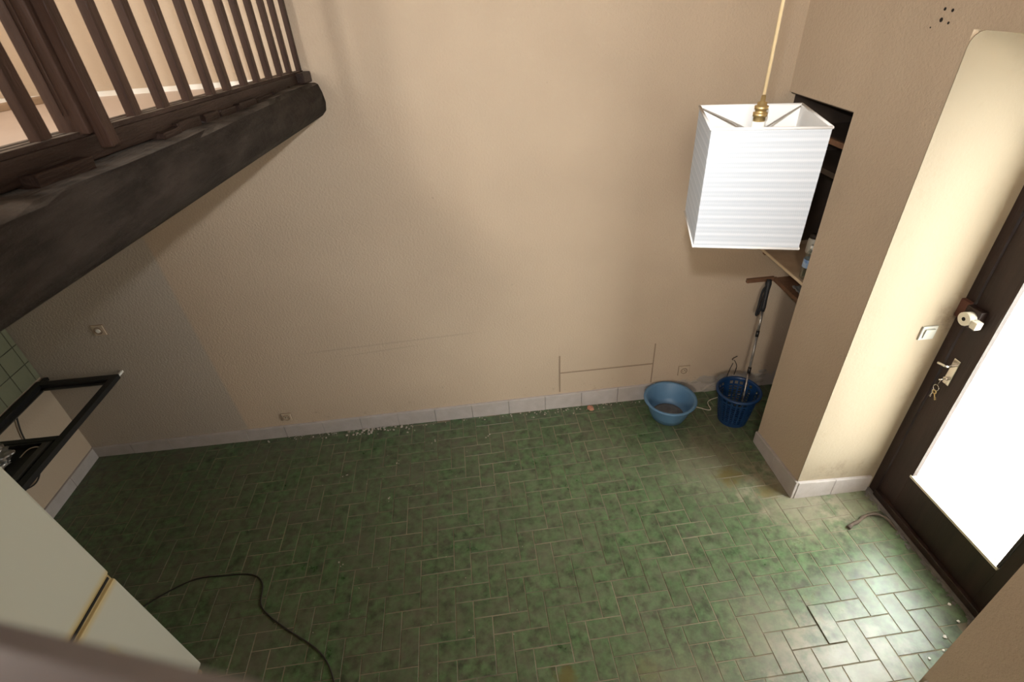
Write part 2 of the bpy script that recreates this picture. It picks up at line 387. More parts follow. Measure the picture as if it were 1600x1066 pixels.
for i, (x0, x1, z0, z1) in enumerate(WX):
    bm = bmesh.new()
    for a in ((x0, x0+.05, z0, z1), (x1-.05, x1, z0, z1), (x0+.05, x1-.05, z0, z0+.05), (x0+.05, x1-.05, z1-.05, z1), ((x0+x1)/2-.02, (x0+x1)/2+.02, z0+.05, z1-.05)):
        box(bm, a[0], a[1], YF-0.16, YF-0.10, a[2], a[3])
    wn = struct('window_%d' % (i+1), bm, M_DOOR, ('high brown window over the upper floor', 'high brown window behind the stair landing')[i], 'window')
    obj('pane', B(x0+.05, x1-.05, YF-0.135, YF-0.13, z0+.05, z1-.05), M_GLASS, wn)
    portal('window_daylight', ((x0+x1)/2, YF-0.2, (z0+z1)/2), (math.radians(90), 0, 0), x1-x0, z1-z0)
bm = bmesh.new()
for a in ((-3.1, -3.05, 3.3, 4.4), (-2.15, -2.1, 3.3, 4.4), (-3.05, -2.15, 3.3, 3.35), (-3.05, -2.15, 4.35, 4.4), (-2.62, -2.58, 3.35, 4.35)):
    box(bm, -0.16, -0.10, a[0], a[1], a[2], a[3])
wn = struct('window_2', bm, M_DOOR, 'brown side window of the upper floor above the balustrade', 'window')
obj('pane', B(-0.135, -0.13, -3.05, -2.15, 3.35, 4.35), M_GLASS, wn)
portal('window_daylight', (-0.2, -2.6, 3.85), (0, math.radians(-90), 0), 1.1, 1.0)
struct('ceiling', B(-0.25, 5.75, YF-0.25, 0.25, H, H+0.15), M_CEIL, 'unseen ceiling high above the room, made dark to cut bounced light', 'ceiling')
struct('mezzanine_floor', B(0, 2.12, YF, 0, 2.36, 2.5), M_MEZZ, 'pale pink upper floor seen between the balusters', 'floor')
bm = bmesh.new(); box(bm, 0, 2.23, -0.012, 0, 2.5, 2.524)
struct('baseboard_mezzanine', bm, M_WHITE, 'thin white skirting on the upper floor', 'baseboard')
struct('terrace', B(5.8, 12, -7, 5, -0.2, -0.06), M_TERR, 'bright pale terrace outside the glazed door', 'terrace')

# ------------------------------------------------------------------ floor
floor = struct('floor', B(-0.25, 5.75, YF, 0, -0.12, -0.0017), M_GROUT, 'dusty green tiled floor laid in a herringbone pattern', 'floor')
U, TH = 0.1, 0.024615
OX, OY = 4.1481, -1.5352            # a joint crossing near the middle of the floor
ca, sa = math.cos(TH), math.sin(TH)
OX, OY = 3.698, -1.51
def tpos(i, j): return (OX + U*(i*ca - j*sa), OY + U*(i*sa + j*ca))
def tile_bm(L=0.2, W=0.1, g=0.0022):
    bm = bmesh.new(); hx, hy, t, c = L/2-g, W/2-g, 0.009, 0.0014
    lo = [bm.verts.new((sx*hx, sy*hy, -t)) for sx, sy in ((-1, -1), (1, -1), (1, 1), (-1, 1))]
    md = [bm.verts.new((sx*hx, sy*hy, -c)) for sx, sy in ((-1, -1), (1, -1), (1, 1), (-1, 1))]
    hi = [bm.verts.new((sx*(hx-c), sy*(hy-c), 0)) for sx, sy in ((-1, -1), (1, -1), (1, 1), (-1, 1))]
    for a, b in ((lo, md), (md, hi)):
        for k in range(4): bm.faces.new((a[k], a[(k+1) % 4], b[(k+1) % 4], b[k]))
    bm.faces.new(hi)
    return bm
tiles = []
for j in range(-16, 18):
    for i in range(-40, 22):
        r = (i + j) % 4
        if r == 3: c = tpos(i+1, j+0.5); rot = TH
        elif r == 1: c = tpos(i+0.5, j+1); rot = TH + math.pi/2
        else: continue
        x, y = c
        if x < -0.06 or y > 0.06: continue
        if x > X1 + 0.05 and not (YD-0.05 < y < YB+0.04 and x < X2-0.03) and not (y > YA-0.04 and x < 5.48): continue
        px, py, dz = proj((x, y, 0))
        area = 0
        if -20 < px < 1620 and -20 < py < 1090 and px > py - 700: area = 1/(dz**3)
        tiles.append((area, x, y, rot))
tiles.sort(reverse=True)
tm = None
rest = bmesh.new()
for n, (area, x, y, rot) in enumerate(tiles):
    zz = random.uniform(-0.0006, 0.0008); tx, ty = random.gauss(0, 0.0025), random.gauss(0, 0.0025)
    if abs(x-4.752) < 0.06 and abs(y+1.88) < 0.09: zz, tx = 0.006, 0.012      # the loose tile by the doorway
    M = Matrix.Translation((x, y, zz)) @ Matrix.Rotation(rot + random.gauss(0, 0.004), 4, 'Z') @ Matrix.Rotation(tx, 4, 'X') @ Matrix.Rotation(ty, 4, 'Y')
    if n < 300 and area > 0:
        if tm is None:
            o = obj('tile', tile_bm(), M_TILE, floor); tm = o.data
        else:
            o = bpy.data.objects.new('tile', tm); COL.objects.link(o); o.parent = floor
        o.matrix_local = M
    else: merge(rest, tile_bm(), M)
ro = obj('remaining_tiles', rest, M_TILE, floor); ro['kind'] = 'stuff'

# ------------------------------------------------------------------ baseboards of short grey pieces
def skirting(name, label, a, b, h0, h1, thick_dir, piece=0.3, rise=0):
    a, b = Vector(a), Vector(b); L = (b-a).length; d = (b-a).normalized(); n = max(1, round(L/piece)); td = Vector(thick_dir)
    root = None
    for k in range(n):
        s0, s1 = L*k/n + 0.001, L*(k+1)/n - 0.001
        hs, he = h0+(h1-h0)*k/n, h0+(h1-h0)*(k+1)/n
        bm = bmesh.new(); t = td*(0.018 + random.uniform(-0.001, 0.001)); c = 0.004
        lo = [a+d*s0, a+d*s1]
        q = [lo[0], lo[1], lo[1]+Vector((0, 0, he)), lo[0]+Vector((0, 0, hs))]
        back = [bm.verts.new(v) for v in q]
        mid = [bm.verts.new(v+t*0.8) for v in q]
        fr = [bm.verts.new(q[0]+t+d*0.001), bm.verts.new(q[1]+t-d*0.001), bm.verts.new(q[2]+t-d*0.001-Vector((0, 0, c))), bm.verts.new(q[3]+t+d*0.001-Vector((0, 0, c)))]
        bm.faces.new(fr)
        for A, Bq in ((back, mid), (mid, fr)):
            for m in range(4): bm.faces.new((A[m], A[(m+1) % 4], Bq[(m+1) % 4], Bq[m]))
        bmesh.ops.recalc_face_normals(bm, faces=bm.faces)
        if root is None: root = struct(name, bm, M_SKIRT, label, 'baseboard')
        else: obj('skirting_tile', bm, M_SKIRT, root)
skirting('baseboard_back', 'grey tiled skirting along the foot of the back wall', (0.0, 0, 0), (4.42, 0, 0), 0.095, 0.15, (0, -1, 0))
skirting('baseboard_left', 'grey skirting under the black counter frame', (0, -0.02, 0), (0, -2.6, 0), 0.093, 0.10, (1, 0, 0))
skirting('baseboard_right', 'grey skirting around the foot of the doorway pillar', (X1, YA, 0), (X1, YB-0.018, 0), 0.10, 0.15, (-1, 0, 0), 0.26)
skirting('baseboard_reveal', 'grey skirting below the light switch in the doorway', (X1, YB-0.004, 0), (X2-0.04, YB-0.004, 0), 0.15, 0.13, (0, -1, 0), 0.26)
skirting('baseboard_near', 'broken skirting end at the near doorway jamb', (X1, YD-0.02, 0), (X1, -3.2, 0), 0.10, 0.10, (-1, 0, 0), 0.3)

# ------------------------------------------------------------------ door
door = tag(bpy.data.objects.new('door_1', None), 'dark stained glazed door with bright daylight behind its pane', 'door', None, 'structure')
COL.objects.link(door); door.location = (X2, YB, 0)
def D(x0, x1, y0, y1, z0, z1, **k): return B(x0-X2, x1-X2, y0-YB, y1-YB, z0, z1, **k)
DT = 2.60
bm = bmesh.new()
box(bm, -0.012, 0.09, -0.055, -0.004, 0.0, DT); box(bm, -0.012, 0.09, YD-YB+0.004, YD-YB+0.055, 0, DT); box(bm, -0.012, 0.09, YD-YB+0.055, -0.055, DT-0.05, DT+0.03)
obj('door_frame', bm, M_DOOR, door)
GY1, GY2, GZ = -1.282, -1.885, 0.335
obj('stile', D(X2, X2+.045, GY1, -1.143-0.003, 0.012, DT-.055, bev=0.003), M_DOOR, door)
obj('stile', D(X2, X2+.045, YD+.058, GY2, 0.012, DT-.055, bev=0.003), M_DOOR, door)
obj('bottom_rail', D(X2+.001, X2+.044, GY2, GY1, 0.012, GZ, bev=0.003), M_DOOR, door)
obj('top_rail', D(X2+.001, X2+.044, GY2, GY1, DT-.17, DT-.055, bev=0.003), M_DOOR, door)
obj('pane', D(X2+.022, X2+.027, GY2, GY1, GZ, DT-.17), M_GLASS, door)
bd = obj('glazing_bead', D(X2-.006, X2+.02, GY2+.002, GY1-.002, GZ-.004, GZ+.012), M_OFFWHITE, door); bd['label'] = 'pale bead along the bottom edge of the pane'
bm = bmesh.new()
for y in (GY1-.008, GY2+.008): box(bm, -.003, .02, y-YB-.006, y-YB+.006, GZ+.014, DT-.17)
obj('glazing_bead', bm, M_DOOR, door)
obj('weather_bar', D(X2-.03, X2, GY2-.2, -1.15, 0.014, 0.06, bev=0.006), M_DOOR, door)
# rim lock
lk = obj('rim_lock', D(X2-.04, X2, -1.225, -1.14, 1.335, 1.44, bev=.006), M_DOOR, door); lk['label'] = 'brown rim lock case with a cream cylinder'
bm = bmesh.new(); 
tube(bm, [(-.04, -.10, 1.39), (-.075, -.10, 1.39)], 0.034, 18); tube(bm, [(-.075, -.10, 1.39), (-.078, -.10, 1.39)], .034, 18)
kn = obj('lock_cylinder', bm, M_OFFWHITE, lk)
obj('keyhole', T([(-.0785, -.10, 1.39), (-.0795, -.10, 1.39)], 0.010, 12), M_DARKHOLE, lk)
obj('turn_knob', B(-.075, -.04, -.17, -.136, 1.365, 1.405, bev=.005), M_OFFWHITE, lk)
obj('strike_plate', B(-.035, -.013, -.054, -.005, 1.35, 1.45, bev=.003), mat('rusty_strike', (0.12, 0.045, 0.028), 0.7), lk)
# lever handle and keys
hp = obj('handle_plate', D(X2-.008, X2, -1.225, -1.185, 0.98, 1.14, bev=.003), M_CHROME, door); hp['label'] = 'dull metal handle plate with a short lever'
obj('lever', T(smooth_pts([(-.008, -.112, 1.10), (-.045, -.112, 1.10), (-.052, -.10, 1.10), (-.052, -.065, 1.092)], 5), 0.008, 10), M_CHROME, hp)
bm = bmesh.new()
tube(bm, [(-.008, -.112, 1.015), (-.02, -.112, 1.015)], 0.011, 14); tube(bm, [(-.02, -.112, 1.015), (-.05, -.112, 1.012)], .0035, 8)
obj('key', bm, M_CHROME, hp)
kr = thing('key_ring', 'small bunch of keys hanging below the door lever', 'keys', (X2-.03, -1.19, 0.93))
def ring(bm, c, R, r, ax=0, n=20):
    pts = []
    for k in range(n+1):
        a = 2*math.pi*k/n; v = [0, 0, 0]; v[(ax+1) % 3] = R*math.cos(a); v[(ax+2) % 3] = R*math.sin(a); pts.append(Vector(c)+Vector(v))
    tube(bm, pts, r, 6, cap=False)
bm = bmesh.new(); ring(bm, (0, 0, .015), .017, .0016); tube(bm, [(0, 0, .032), (.0, -.005, .08)], .0012, 6); obj('split_ring', bm, M_CHROME, kr)
for a in (-.5, .25):
    bm = bmesh.new(); dv = Vector((0, math.sin(a), -math.cos(a)))
    b0 = Vector((0.001 if a > 0 else -.002, 0, -.002)); ring(bm, b0+dv*.010, .010, .003); tube(bm, [b0+dv*.02, b0+dv*.055], .0028, 6)
    nrm = Vector((0, dv.z, -dv.y))
    for s in (.042, .05): tube(bm, [b0+dv*s, b0+dv*s+nrm*.008], .002, 6)
    obj('key', bm, M_CHROME if a > 0 else M_BRASS, kr)
portal('door_daylight', (X2+.18, (YB+YD)/2, DT/2), (0, math.radians(90), 0), DT, YB-YD)
struct('threshold', B(X2-.045, X2+.2, YD, YB, -0.004, 0.012), M_DIRT, 'dirty sill under the glazed door', 'threshold')
# dry dirt gathered along the door foot
bm = bmesh.new()
for k in range(170):
    y = random.uniform(YD+.02, YB-.03); x = X2-.035-abs(random.gauss(0, .016)); s = random.uniform(.003, .011)
    b2 = bmesh.new(); bmesh.ops.create_icosphere(b2, subdivisions=1, radius=s)
    for v in b2.verts: v.co = v.co*random.uniform(.7, 1.2)
    merge(bm, b2, Matrix.Translation((x, y, .0015+s*.3)) @ Matrix.Diagonal((1, 1.4, .6, 1)))
tag(obj('dirt', bm, M_DIRT), 'brown dirt swept along the foot of the door', 'dirt', None, 'stuff')

# ------------------------------------------------------------------ timber beam
bm = bmesh.new(); sec = [(2.02, 2.485), (2.20, 2.492), (2.308, 2.494), (2.352, 2.494), (2.366, 2.480), (2.378, 2.44), (2.384, 2.390), (2.376, 2.350), (2.352, 2.326), (2.28, 2.312), (2.15, 2.31), (2.02, 2.33)]
ny = 46; rings = []
for a in range(ny+1):
    y = -0.0 - 3.9*a/ny
    ring_ = []
    for k, (x, z) in enumerate(sec):
        wob = 0.011*math.sin(y*2.3+k*.6) + 0.007*math.sin(y*5.1+k*1.7) + random.gauss(0, .0025)
        end = min(1, -y/0.12)
        dx = (wob if x > 2.31 else 0)*end + 0.045*min(1, -y/2.3)*(x > 2.31)
        dzz = (0.5*wob)*end
        zt = z - 0.060*y + dzz + (0.018*min(1, -y/2.3) if z < 2.36 else 0)
        if k in (2, 3): zt -= 0.008*max(0, math.sin(y*3.0+.8))
        ring_.append(bm.verts.new((x+dx, y, zt)))
    rings.append(ring_)
n = len(sec)
for a in range(ny):
    for k in range(n):
        f = bm.faces.new((rings[a][k], rings[a][(k+1) % n], rings[a+1][(k+1) % n], rings[a+1][k])); f.smooth = True
bm.faces.new(rings[0]); bm.faces.new(rings[-1][::-1])
bmesh.ops.recalc_face_normals(bm, faces=bm.faces)
struct('timber_beam', bm, M_BEAM, 'rough dark timber beam carrying the balustrade of the upper floor', 'beam')

# ------------------------------------------------------------------ balustrade
bal = thing('balustrade', 'dark brown wooden balustrade standing on the timber beam', 'balustrade', (2.29, 0, 2.5))
SL = -0.062
def BB(y0, y1, x0, x1, zoff0, zoff1, bev=0, lean=0):
    """box along the sloping rail, in the balustrade's own frame"""
    bm = B(x0-2.29, x1-2.29, y0, y1, zoff0, zoff1, bev=bev)
    for v in bm.verts: v.co.z += SL*v.co.y + 0.05
    return bm
bm = BB(-3.9, -0.004, 2.235, 2.308, -0.060, -0.012, .004)
obj('bottom_rail', bm, M_WOODY, bal)
bm = bmesh.new()
for x in (2.245, 2.271, 2.297):
    b2 = BB(-3.9, -0.004, x-.009, x+.009, -0.012, 0.0, .002); merge(bm, b2)
obj('rail_moulding', bm, M_RAILLIT, bal)
obj('rail_end_block', BB(-.16, -.004, 2.30, 2.343, -.055, -.004, .006), M_WOODY, bal)
obj('handrail', BB(-3.9, -0.004, 2.225, 2.315, 0.90, 0.96, .01), M_WOODY, bal)
ys = [-0.042, -0.219, -0.372, -0.541, -0.701, -0.852, -1.024, -1.169, -1.34, -1.498, -1.651, -1.998, -2.17, -2.34, -2.51, -2.68, -2.85, -3.02, -3.19]
first = None
for y in ys:
    z0 = SL*(y) + 0.05
    if first is None:
        bm = B(-.010, .012, .004, .040, 0, .90, bev=.002)
        first = obj('baluster', bm, M_WOOD, bal); o = first
    else:
        o = first.copy(); COL.objects.link(o); o.parent = bal
    o.location = (0, y, z0 - 0.001)
    o.rotation_euler = (0, random.gauss(0, .004), random.gauss(0, .01))
bm = B(-.025, .035, -1.882, -1.843, .160, 1.2, bev=.003)
obj('post', bm, M_WOOD, bal)
bm = B(.036, .062, -1.868, -1.835, .128, 1.2, bev=.003)
po = obj('post', bm, M_WOOD, bal); po['label'] = 'fluted post board lapped over the outer face of the rail'
bm = bmesh.new()
for x in (.0, .010): box(bm, x-.0015, x+.0015, -1.8845, -1.8815, .20, 1.2)
obj('post_bead', bm, M_WOOD, bal)
for y0, y1, t, d in ((-2.10, -1.93, .018, .030), (-1.60, -1.50, .013, .02), (-1.50, -1.36, .022, .016), (-1.33, -1.22, .02, .018), (-1.19, -1.06, .012, .014), (-1.04, -0.86, .018, .022), (-.83, -.63, .012, .014), (-.60, -.42, .016, .012), (-.35, -.10, .014, .012)):
    bm = BB(y0, y1, 2.27, 2.308+d, -0.066-t*.2, -0.062+t, .003)
    for v in bm.verts: v.co.z += random.gauss(0, .002); v.co.y += random.gauss(0, .004)
    obj('packing_strip', bm, M_WOODY, bal)
tag(obj('wood_plank', B(-.16, .16, -.03, .03, 0, .03, bev=.004), M_PLY, None, False, (0.96, -0.20, 2.5)), 'loose wooden plank lying on the upper floor beyond the balusters', 'plank')
bpy.data.objects['wood_plank'].rotation_euler = (0, 0, math.radians(62))

# ------------------------------------------------------------------ pendant lamp
LS = 1.40/1.35
lc = CAM + (Vector((3.842909, -1.837783, 2.429553)) - CAM)*LS
wd, dp, ht = .254*LS, .249*LS, .291*LS
lamp = thing('pendant_lamp', 'white square fabric pendant lampshade hanging on a yellowed cord', 'lamp', lc, -0.275)
th = 0.004
bm = bmesh.new()
def sq(w_, d_, z): return [bm.verts.new((sx*w_/2, sy*d_/2, z)) for sx, sy in ((-1, -1), (1, -1), (1, 1), (-1, 1))]
rows = 10; prev = None
o_rings = [sq(wd, dp, -ht/2+ht*k/rows) for k in range(rows+1)]
for a, b in zip(o_rings, o_rings[1:]):
    for k in range(4): bm.faces.new((a[k], a[(k+1) % 4], b[(k+1) % 4], b[k]))
i0, i1 = sq(wd-2*th, dp-2*th, -ht/2), sq(wd-2*th, dp-2*th, ht/2)
for k in range(4):
    f = bm.faces.new((i0[(k+1) % 4], i0[k], i1[k], i1[(k+1) % 4])); f.material_index = 1
    bm.faces.new((o_rings[-1][k], o_rings[-1][(k+1) % 4], i1[(k+1) % 4], i1[k])).material_index = 1
    bm.faces.new((o_rings[0][(k+1) % 4], o_rings[0][k], i0[k], i0[(k+1) % 4])).material_index = 1
shade = obj('lamp_shade', bm, [M_SHADE, M_SHADEIN], lamp)
for z in (-ht/2, ht/2):
    bm = bmesh.new()
    for k in range(4):
        c4 = [(-1, -1), (1, -1), (1, 1), (-1, 1)]; a, b = c4[k], c4[(k+1) % 4]
        tube(bm, [(a[0]*wd/2, a[1]*dp/2, z), (b[0]*wd/2, b[1]*dp/2, z)], .0035, 8)
    obj('rim_trim', bm, M_SHADEIN, shade)
bm = bmesh.new()
for sx, sy in ((-1, -1), (1, -1), (1, 1), (-1, 1)):
    tube(bm, smooth_pts([(sx*(wd/2-th), sy*(dp/2-th), ht/2-.004), (sx*wd*.25, sy*dp*.25, ht/2-.022), (sx*.022, sy*.022, ht/2-.036)], 5), .0022, 6)
ring(bm, (0, 0, ht/2-.036), .024, .0025, 2)
obj('spider_frame', bm, M_WIRE, lamp)
bm = bmesh.new()
lathe(bm, [(0, .048), (.005, .048), (.006, .034), (.011, .032), (.012, .025), (.0165, .024), (.0165, .016), (.0135, .015), (.0135, .009), (.0175, .008), (.0175, 0), (.0145, -.001), (.0145, -.012), (0, -.012)], (0, 0, ht/2), 20)
obj('brass_fitting', bm, M_BRASS, lamp)
bm = bmesh.new(); lathe(bm, [(0, -.012), (.016, -.012), (.016, -.060), (.013, -.065), (0, -.065)], (0, 0, ht/2), 18)
obj('lamp_socket', bm, M_WHITE, lamp)
obj('cord', T([(0, 0, ht/2+.05), (0, 0, H-lc.z-.03)], .0042, 8), M_CORD, lamp)
bm = bmesh.new(); lathe(bm, [(0, -.05), (.012, -.05), (.05, -.012), (.05, 0), (0, 0)], (0, 0, H-lc.z), 20)
obj('ceiling_rose', bm, M_WHITE, lamp)

# ------------------------------------------------------------------ refrigerator
fr = thing('refrigerator', 'aged off-white two door refrigerator with a yellowed seam beside the stair', 'refrigerator', (1.481, -1.711, 0))
def lean(bm):
    for v in bm.verts: v.co.x += -0.0635*v.co.z
    return bm
obj('body', lean(B(-.60, -.045, -.62, -.004, .04, 1.78, bev=.006)), M_FRIDGE, fr)
obj('door', lean(B(-.040, 0, -.62, 0, .05, .864, bev=.010)), M_FRIDGE, fr)
obj('door', lean(B(-.040, 0, -.62, 0, .903, 1.79, bev=.010)), M_FRIDGE, fr)
obj('gasket', lean(B(-.05, -.012, -.612, -.003, .860, .908)), M_GASKET, fr)
obj('gasket', lean(B(-.05, -.009, -.612, -.012, .876, .888)), M_DARKHOLE, fr)
for y in (-.03, -.59):
    for x in (-.03, -.55):
        bm = bmesh.new(); lathe(bm, [(0, .06), (.016, .06), (.016, .012), (.02, .008), (.02, 0), (0, 0)], (x, y, 0), 14)
        obj('foot', bm, M_GASKET, fr)

# ------------------------------------------------------------------ counter frame
cf = thing('counter_frame', 'empty black steel counter frame fixed in the kitchen corner', 'frame', (0, 0, 0.79))
WF = 0.045
obj('front_rail', B(.56-WF, .56, -2.3, -.055, -.035, 0, bev=.002), M_BLACK, cf)
obj('back_rail', B(.010, .010+WF, -2.3, -.055, -.035, 0, bev=.002), M_BLACK, cf)
obj('side_rail', B(.010+WF, .56-WF, -.055-WF, -.055, -.035, 0, bev=.002), M_BLACK, cf)
obj('side_lip', B(.010+WF, .56-WF, -.055-WF-.022, -.055-WF, -.035, -.029), M_STEELD, cf)
obj('back_lip', B(.010+WF, .010+WF+.03, -.64, -.055-WF, -.035, -.029), M_STEELD, cf)
obj('cross_rail', B(.010+WF, .56-WF, -.68, -.645, -.035, 0, bev=.002), M_BLACK, cf)
for x in (.02, .53): obj('leg', B(x, x+.03, -2.27, -2.24, -.79, -.035), M_BLACK, cf)
br = obj('wall_bracket', B(.542, .558, -.055, 0, -.024, -.008, bev=.003), M_WHITE, cf); br['label'] = 'small white wall fixing at the corner of the frame'
obj('wall_bracket', B(.02, .05, -.055, 0, -.03, -.006, bev=.003), M_BLACK, cf)
hb = thing('hob_tray', 'black cooktop tray sunk in the far bay of the counter frame', 'tray', (.285, -1.045, 0.758))
bm = bmesh.new()
lathe(bm, [(0, 0)], (0, 0, 0)) if False else None
box(bm, -.215, .215, -.36, .36, -.008, 0); box(bm, -.215, -.205, -.36, .36, 0, .03); box(bm, .205, .215, -.36, .36, 0, .03); box(bm, -.205, .205, .35, .36, 0, .03); box(bm, -.205, .205, -.36, -.35, 0, .03)
obj('pan', bm, M_BLACK, hb)
obj('rim', B(.165, .205, -.35, .35, .024, .032, bev=.002), M_STEELD, hb)
obj('tray_reflection', T(smooth_pts([(.06, .27, -.01), (.10, .31, .02), (.14, .33, .02), (.17, .335, -.01)], 5), .006, 8), M_CHROME, hb)  # bright tube stands in for a curved reflection in the tray
bm = bmesh.new(); bmesh.ops.create_icosphere(bm, subdivisions=5, radius=1.0)
from mathutils import noise as mnoise
for v in bm.verts:
    d = v.co.copy(); k = 1 + 0.35*mnoise.noise(d*2.1) + 0.20*mnoise.noise(d*5.0+Vector((3, 1, 2))) + 0.10*abs(mnoise.noise(d*11.0))
    v.co = Vector((d.x*.12*k, d.y*.13*k, max(-.02, d.z*.085*k)))
tag(obj('plastic_bag', bm, M_BAG, None, False, (.20, -.83, .780)), 'crumpled clear plastic bag lying in the cooktop tray', 'bag')
tag(obj('hanging_cable', T(smooth_pts([(.02, -.33, .72), (.022, -.36, .66), (.02, -.378, .60), (.016, -.40, .48), (.018, -.43, .37), (.02, -.47, .305), (.02, -.56, .30), (.02, -.75, .42)], 6), .005, 8), M_CABLE), 'thin dark cable looping down the wall below the counter frame', 'cable')
# splashback tiles above the frame
first = None; P_ = .14
for j in range(7):
    for i in range(12):
        y1 = -.045 - P_*(i-1) if i else -.002; y0 = -.045 - P_*i
        z0, z1 = .795 + P_*j, .795 + P_*(j+1)
        if i == 0 or first is None:
            bm = B(0, .009, y0+.003, y1-.003, z0+.003, z1-.003, bev=.0015)
            o = obj('tile', bm, M_BSTILE, wall_left, loc=(0, 0, 0))
            if i == 1 and first is None: first = o
        elif i == 1 and j == 0: pass
        else:
            o = first.copy(); COL.objects.link(o); o.parent = wall_left
            o.location = (random.uniform(-.0005, .0005), -P_*(i-1), P_*j)
obj('tile_grout', B(0, .004, -1.6, -.001, .795, .795+7*P_), mat('dark_tile_grout', (.06, .06, .04), .9), wall_left)

# ------------------------------------------------------------------ sockets and switch
def plate(name, label, cat, x, z, round_, w=.07, m=M_OFFWHITE):
    t = thing(name, label, cat, (x, 0, z))
    obj('plate', B(-w/2, w/2, -.010, 0, -w/2, w/2, bev=.003), m, t)
    bm = bmesh.new()
    prof = [(.024, 0), (.027, -.003), (.024, -.004), (.021, .004), (0, .004)]
    ringpts = []
    n = 24
    rr = [(.027, -.0102), (.026, -.014), (.022, -.014), (.020, -.0105)]
    vs = [[bm.verts.new((r*math.cos(2*math.pi*k/n), y, r*math.sin(2*math.pi*k/n))) for k in range(n)] for r, y in rr]
    for a, b in zip(vs, vs[1:]):
        for k in range(n): bm.faces.new((a[k], a[(k+1) % n], b[(k+1) % n], b[k]))
    obj('collar', bm, M_MARK, t)
    obj('shadow_gap', B(-w/2-.004, w/2+.004, -.002, 0, -w/2-.004, w/2+.004), M_MARK, t)  # thin dark border paints a shadow gap around the plate
    if round_:
        bm = bmesh.new()
        for hx in (-.0095, .0095): tube(bm, [(hx, -.0101, -.002), (hx, -.0108, -.002)], .0035, 10)
        obj('contact_hole', bm, M_DARKHOLE, t)
        obj('earth_pin', T([(0, -.010, .011), (0, -.018, .011)], .0024, 8), M_CHROME, t)
    else:
        obj('centre_cap', T([(0, -.010, 0), (0, -.017, 0)], .013, 16), M_WHITE, t)
    return t
M_SOCK = mat('beige_socket', (0.50, 0.40, 0.29), 0.5)
plate('wall_socket', 'small beige wall socket above the skirting in mid wall', 'socket', 1.519, .195, True, .07, M_SOCK)
plate('wall_socket', 'beige wall socket above the light blue basin', 'socket', 4.654, .25, True, .085, M_SOCK)
plate('cable_outlet', 'beige round-centred outlet on the wall above the counter frame', 'socket', .563, 1.119, False, .075, M_SOCK)
sw = thing('light_switch', 'white light switch on the cream doorway reveal', 'switch', (5.405, YB-.004, 1.255))
M_SWITCH = mat('greyed_white_plastic', (0.40, 0.40, 0.36), 0.4)
obj('plate', B(-.041, .041, -.010, 0, -.041, .041, bev=.003), M_SWITCH, sw)
bm = B(-.026, .026, -.016, -.010, -.026, .026, bev=.002)
for v in bm.verts: v.co.y += -.003*(v.co.z > 0)*(v.co.y < -.012)
obj('rocker', bm, M_SWITCH, sw)

# ------------------------------------------------------------------ marks, drill holes and wires on the walls
def strip(x0, x1, z0, z1): obj('paint_ridge', B(x0, x1, -.003, 0, z0, z1), M_MARK, wall_back)
strip(3.652, 3.662, .16, .515); strip(4.392, 4.400, .16, .54); strip(3.662, 4.392, .345, .354)
for y, z, r in ((-.923, 2.694, .006), (-.962, 2.691, .006), (-.923, 2.658, .008), (-.963, 2.65, .005), (-.882, 2.63, .003)):
    obj('drill_hole', T([(X1-.0012, y, z), (X1+.01, y, z)], r, 10), M_DARKHOLE, wall_right)
wr = thing('loose_wires', 'two cut wires poking from the wall above the dark blue bucket', 'wires', (5.05, 0, .3))
for pts in ([(0, 0, .0), (-.02, -.02, .03), (.01, -.03, .06)], [(.005, 0, -.03), (-.03, -.025, -.10), (-.035, -.02, -.2)], [(.01, 0, .0), (.03, -.02, -.05), (.02, -.025, -.13)]):
    obj('wire', T(smooth_pts(pts, 5), .003, 6), M_CABLE, wr)
bm = bmesh.new()
for k in range(26):
    x = random.uniform(4.62, 5.4); z = random.uniform(.02, .16); s = random.uniform(.012, .045)
    b2 = bmesh.new(); bmesh.ops.create_icosphere(b2, subdivisions=2, radius=s)
    for v in b2.verts: v.co *= 1+.5*mnoise.noise(v.co*40+Vector((k, 0, 0)))
    merge(bm, b2, Matrix.Translation((x, .0, z)) @ Matrix.Diagonal((1.6, .22, .8, 1)))
o = obj('crumbled_plaster', bm, M_MORTAR, wall_back); o['kind'] = 'stuff'

# ------------------------------------------------------------------ basin
bs = thing('plastic_basin', 'round light blue plastic basin on the floor by the back wall', 'basin', (4.478, -.222, 0))
bm = bmesh.new()
lathe(bm, [(0, .004), (.118, .004), (.122, 0), (.128, .002), (.150, .06), (.176, .150), (.179, .160), (.194, .163), (.200, .170), (.198, .176), (.180, .177), (.170, .166), (.144, .060), (.124, .010), (0, .008)], (0, 0, 0), 48)
obj('bowl', bm, M_BASIN, bs)
bm = bmesh.new(); lathe(bm, [(0, .0125), (.10, .012), (.121, .0105), (.121, .009), (0, .009)], (0, 0, 0), 32)
dd = obj('dirt_layer', bm, M_DIRT, bs); dd['label'] = 'grey dirt dried on the bottom of the basin'

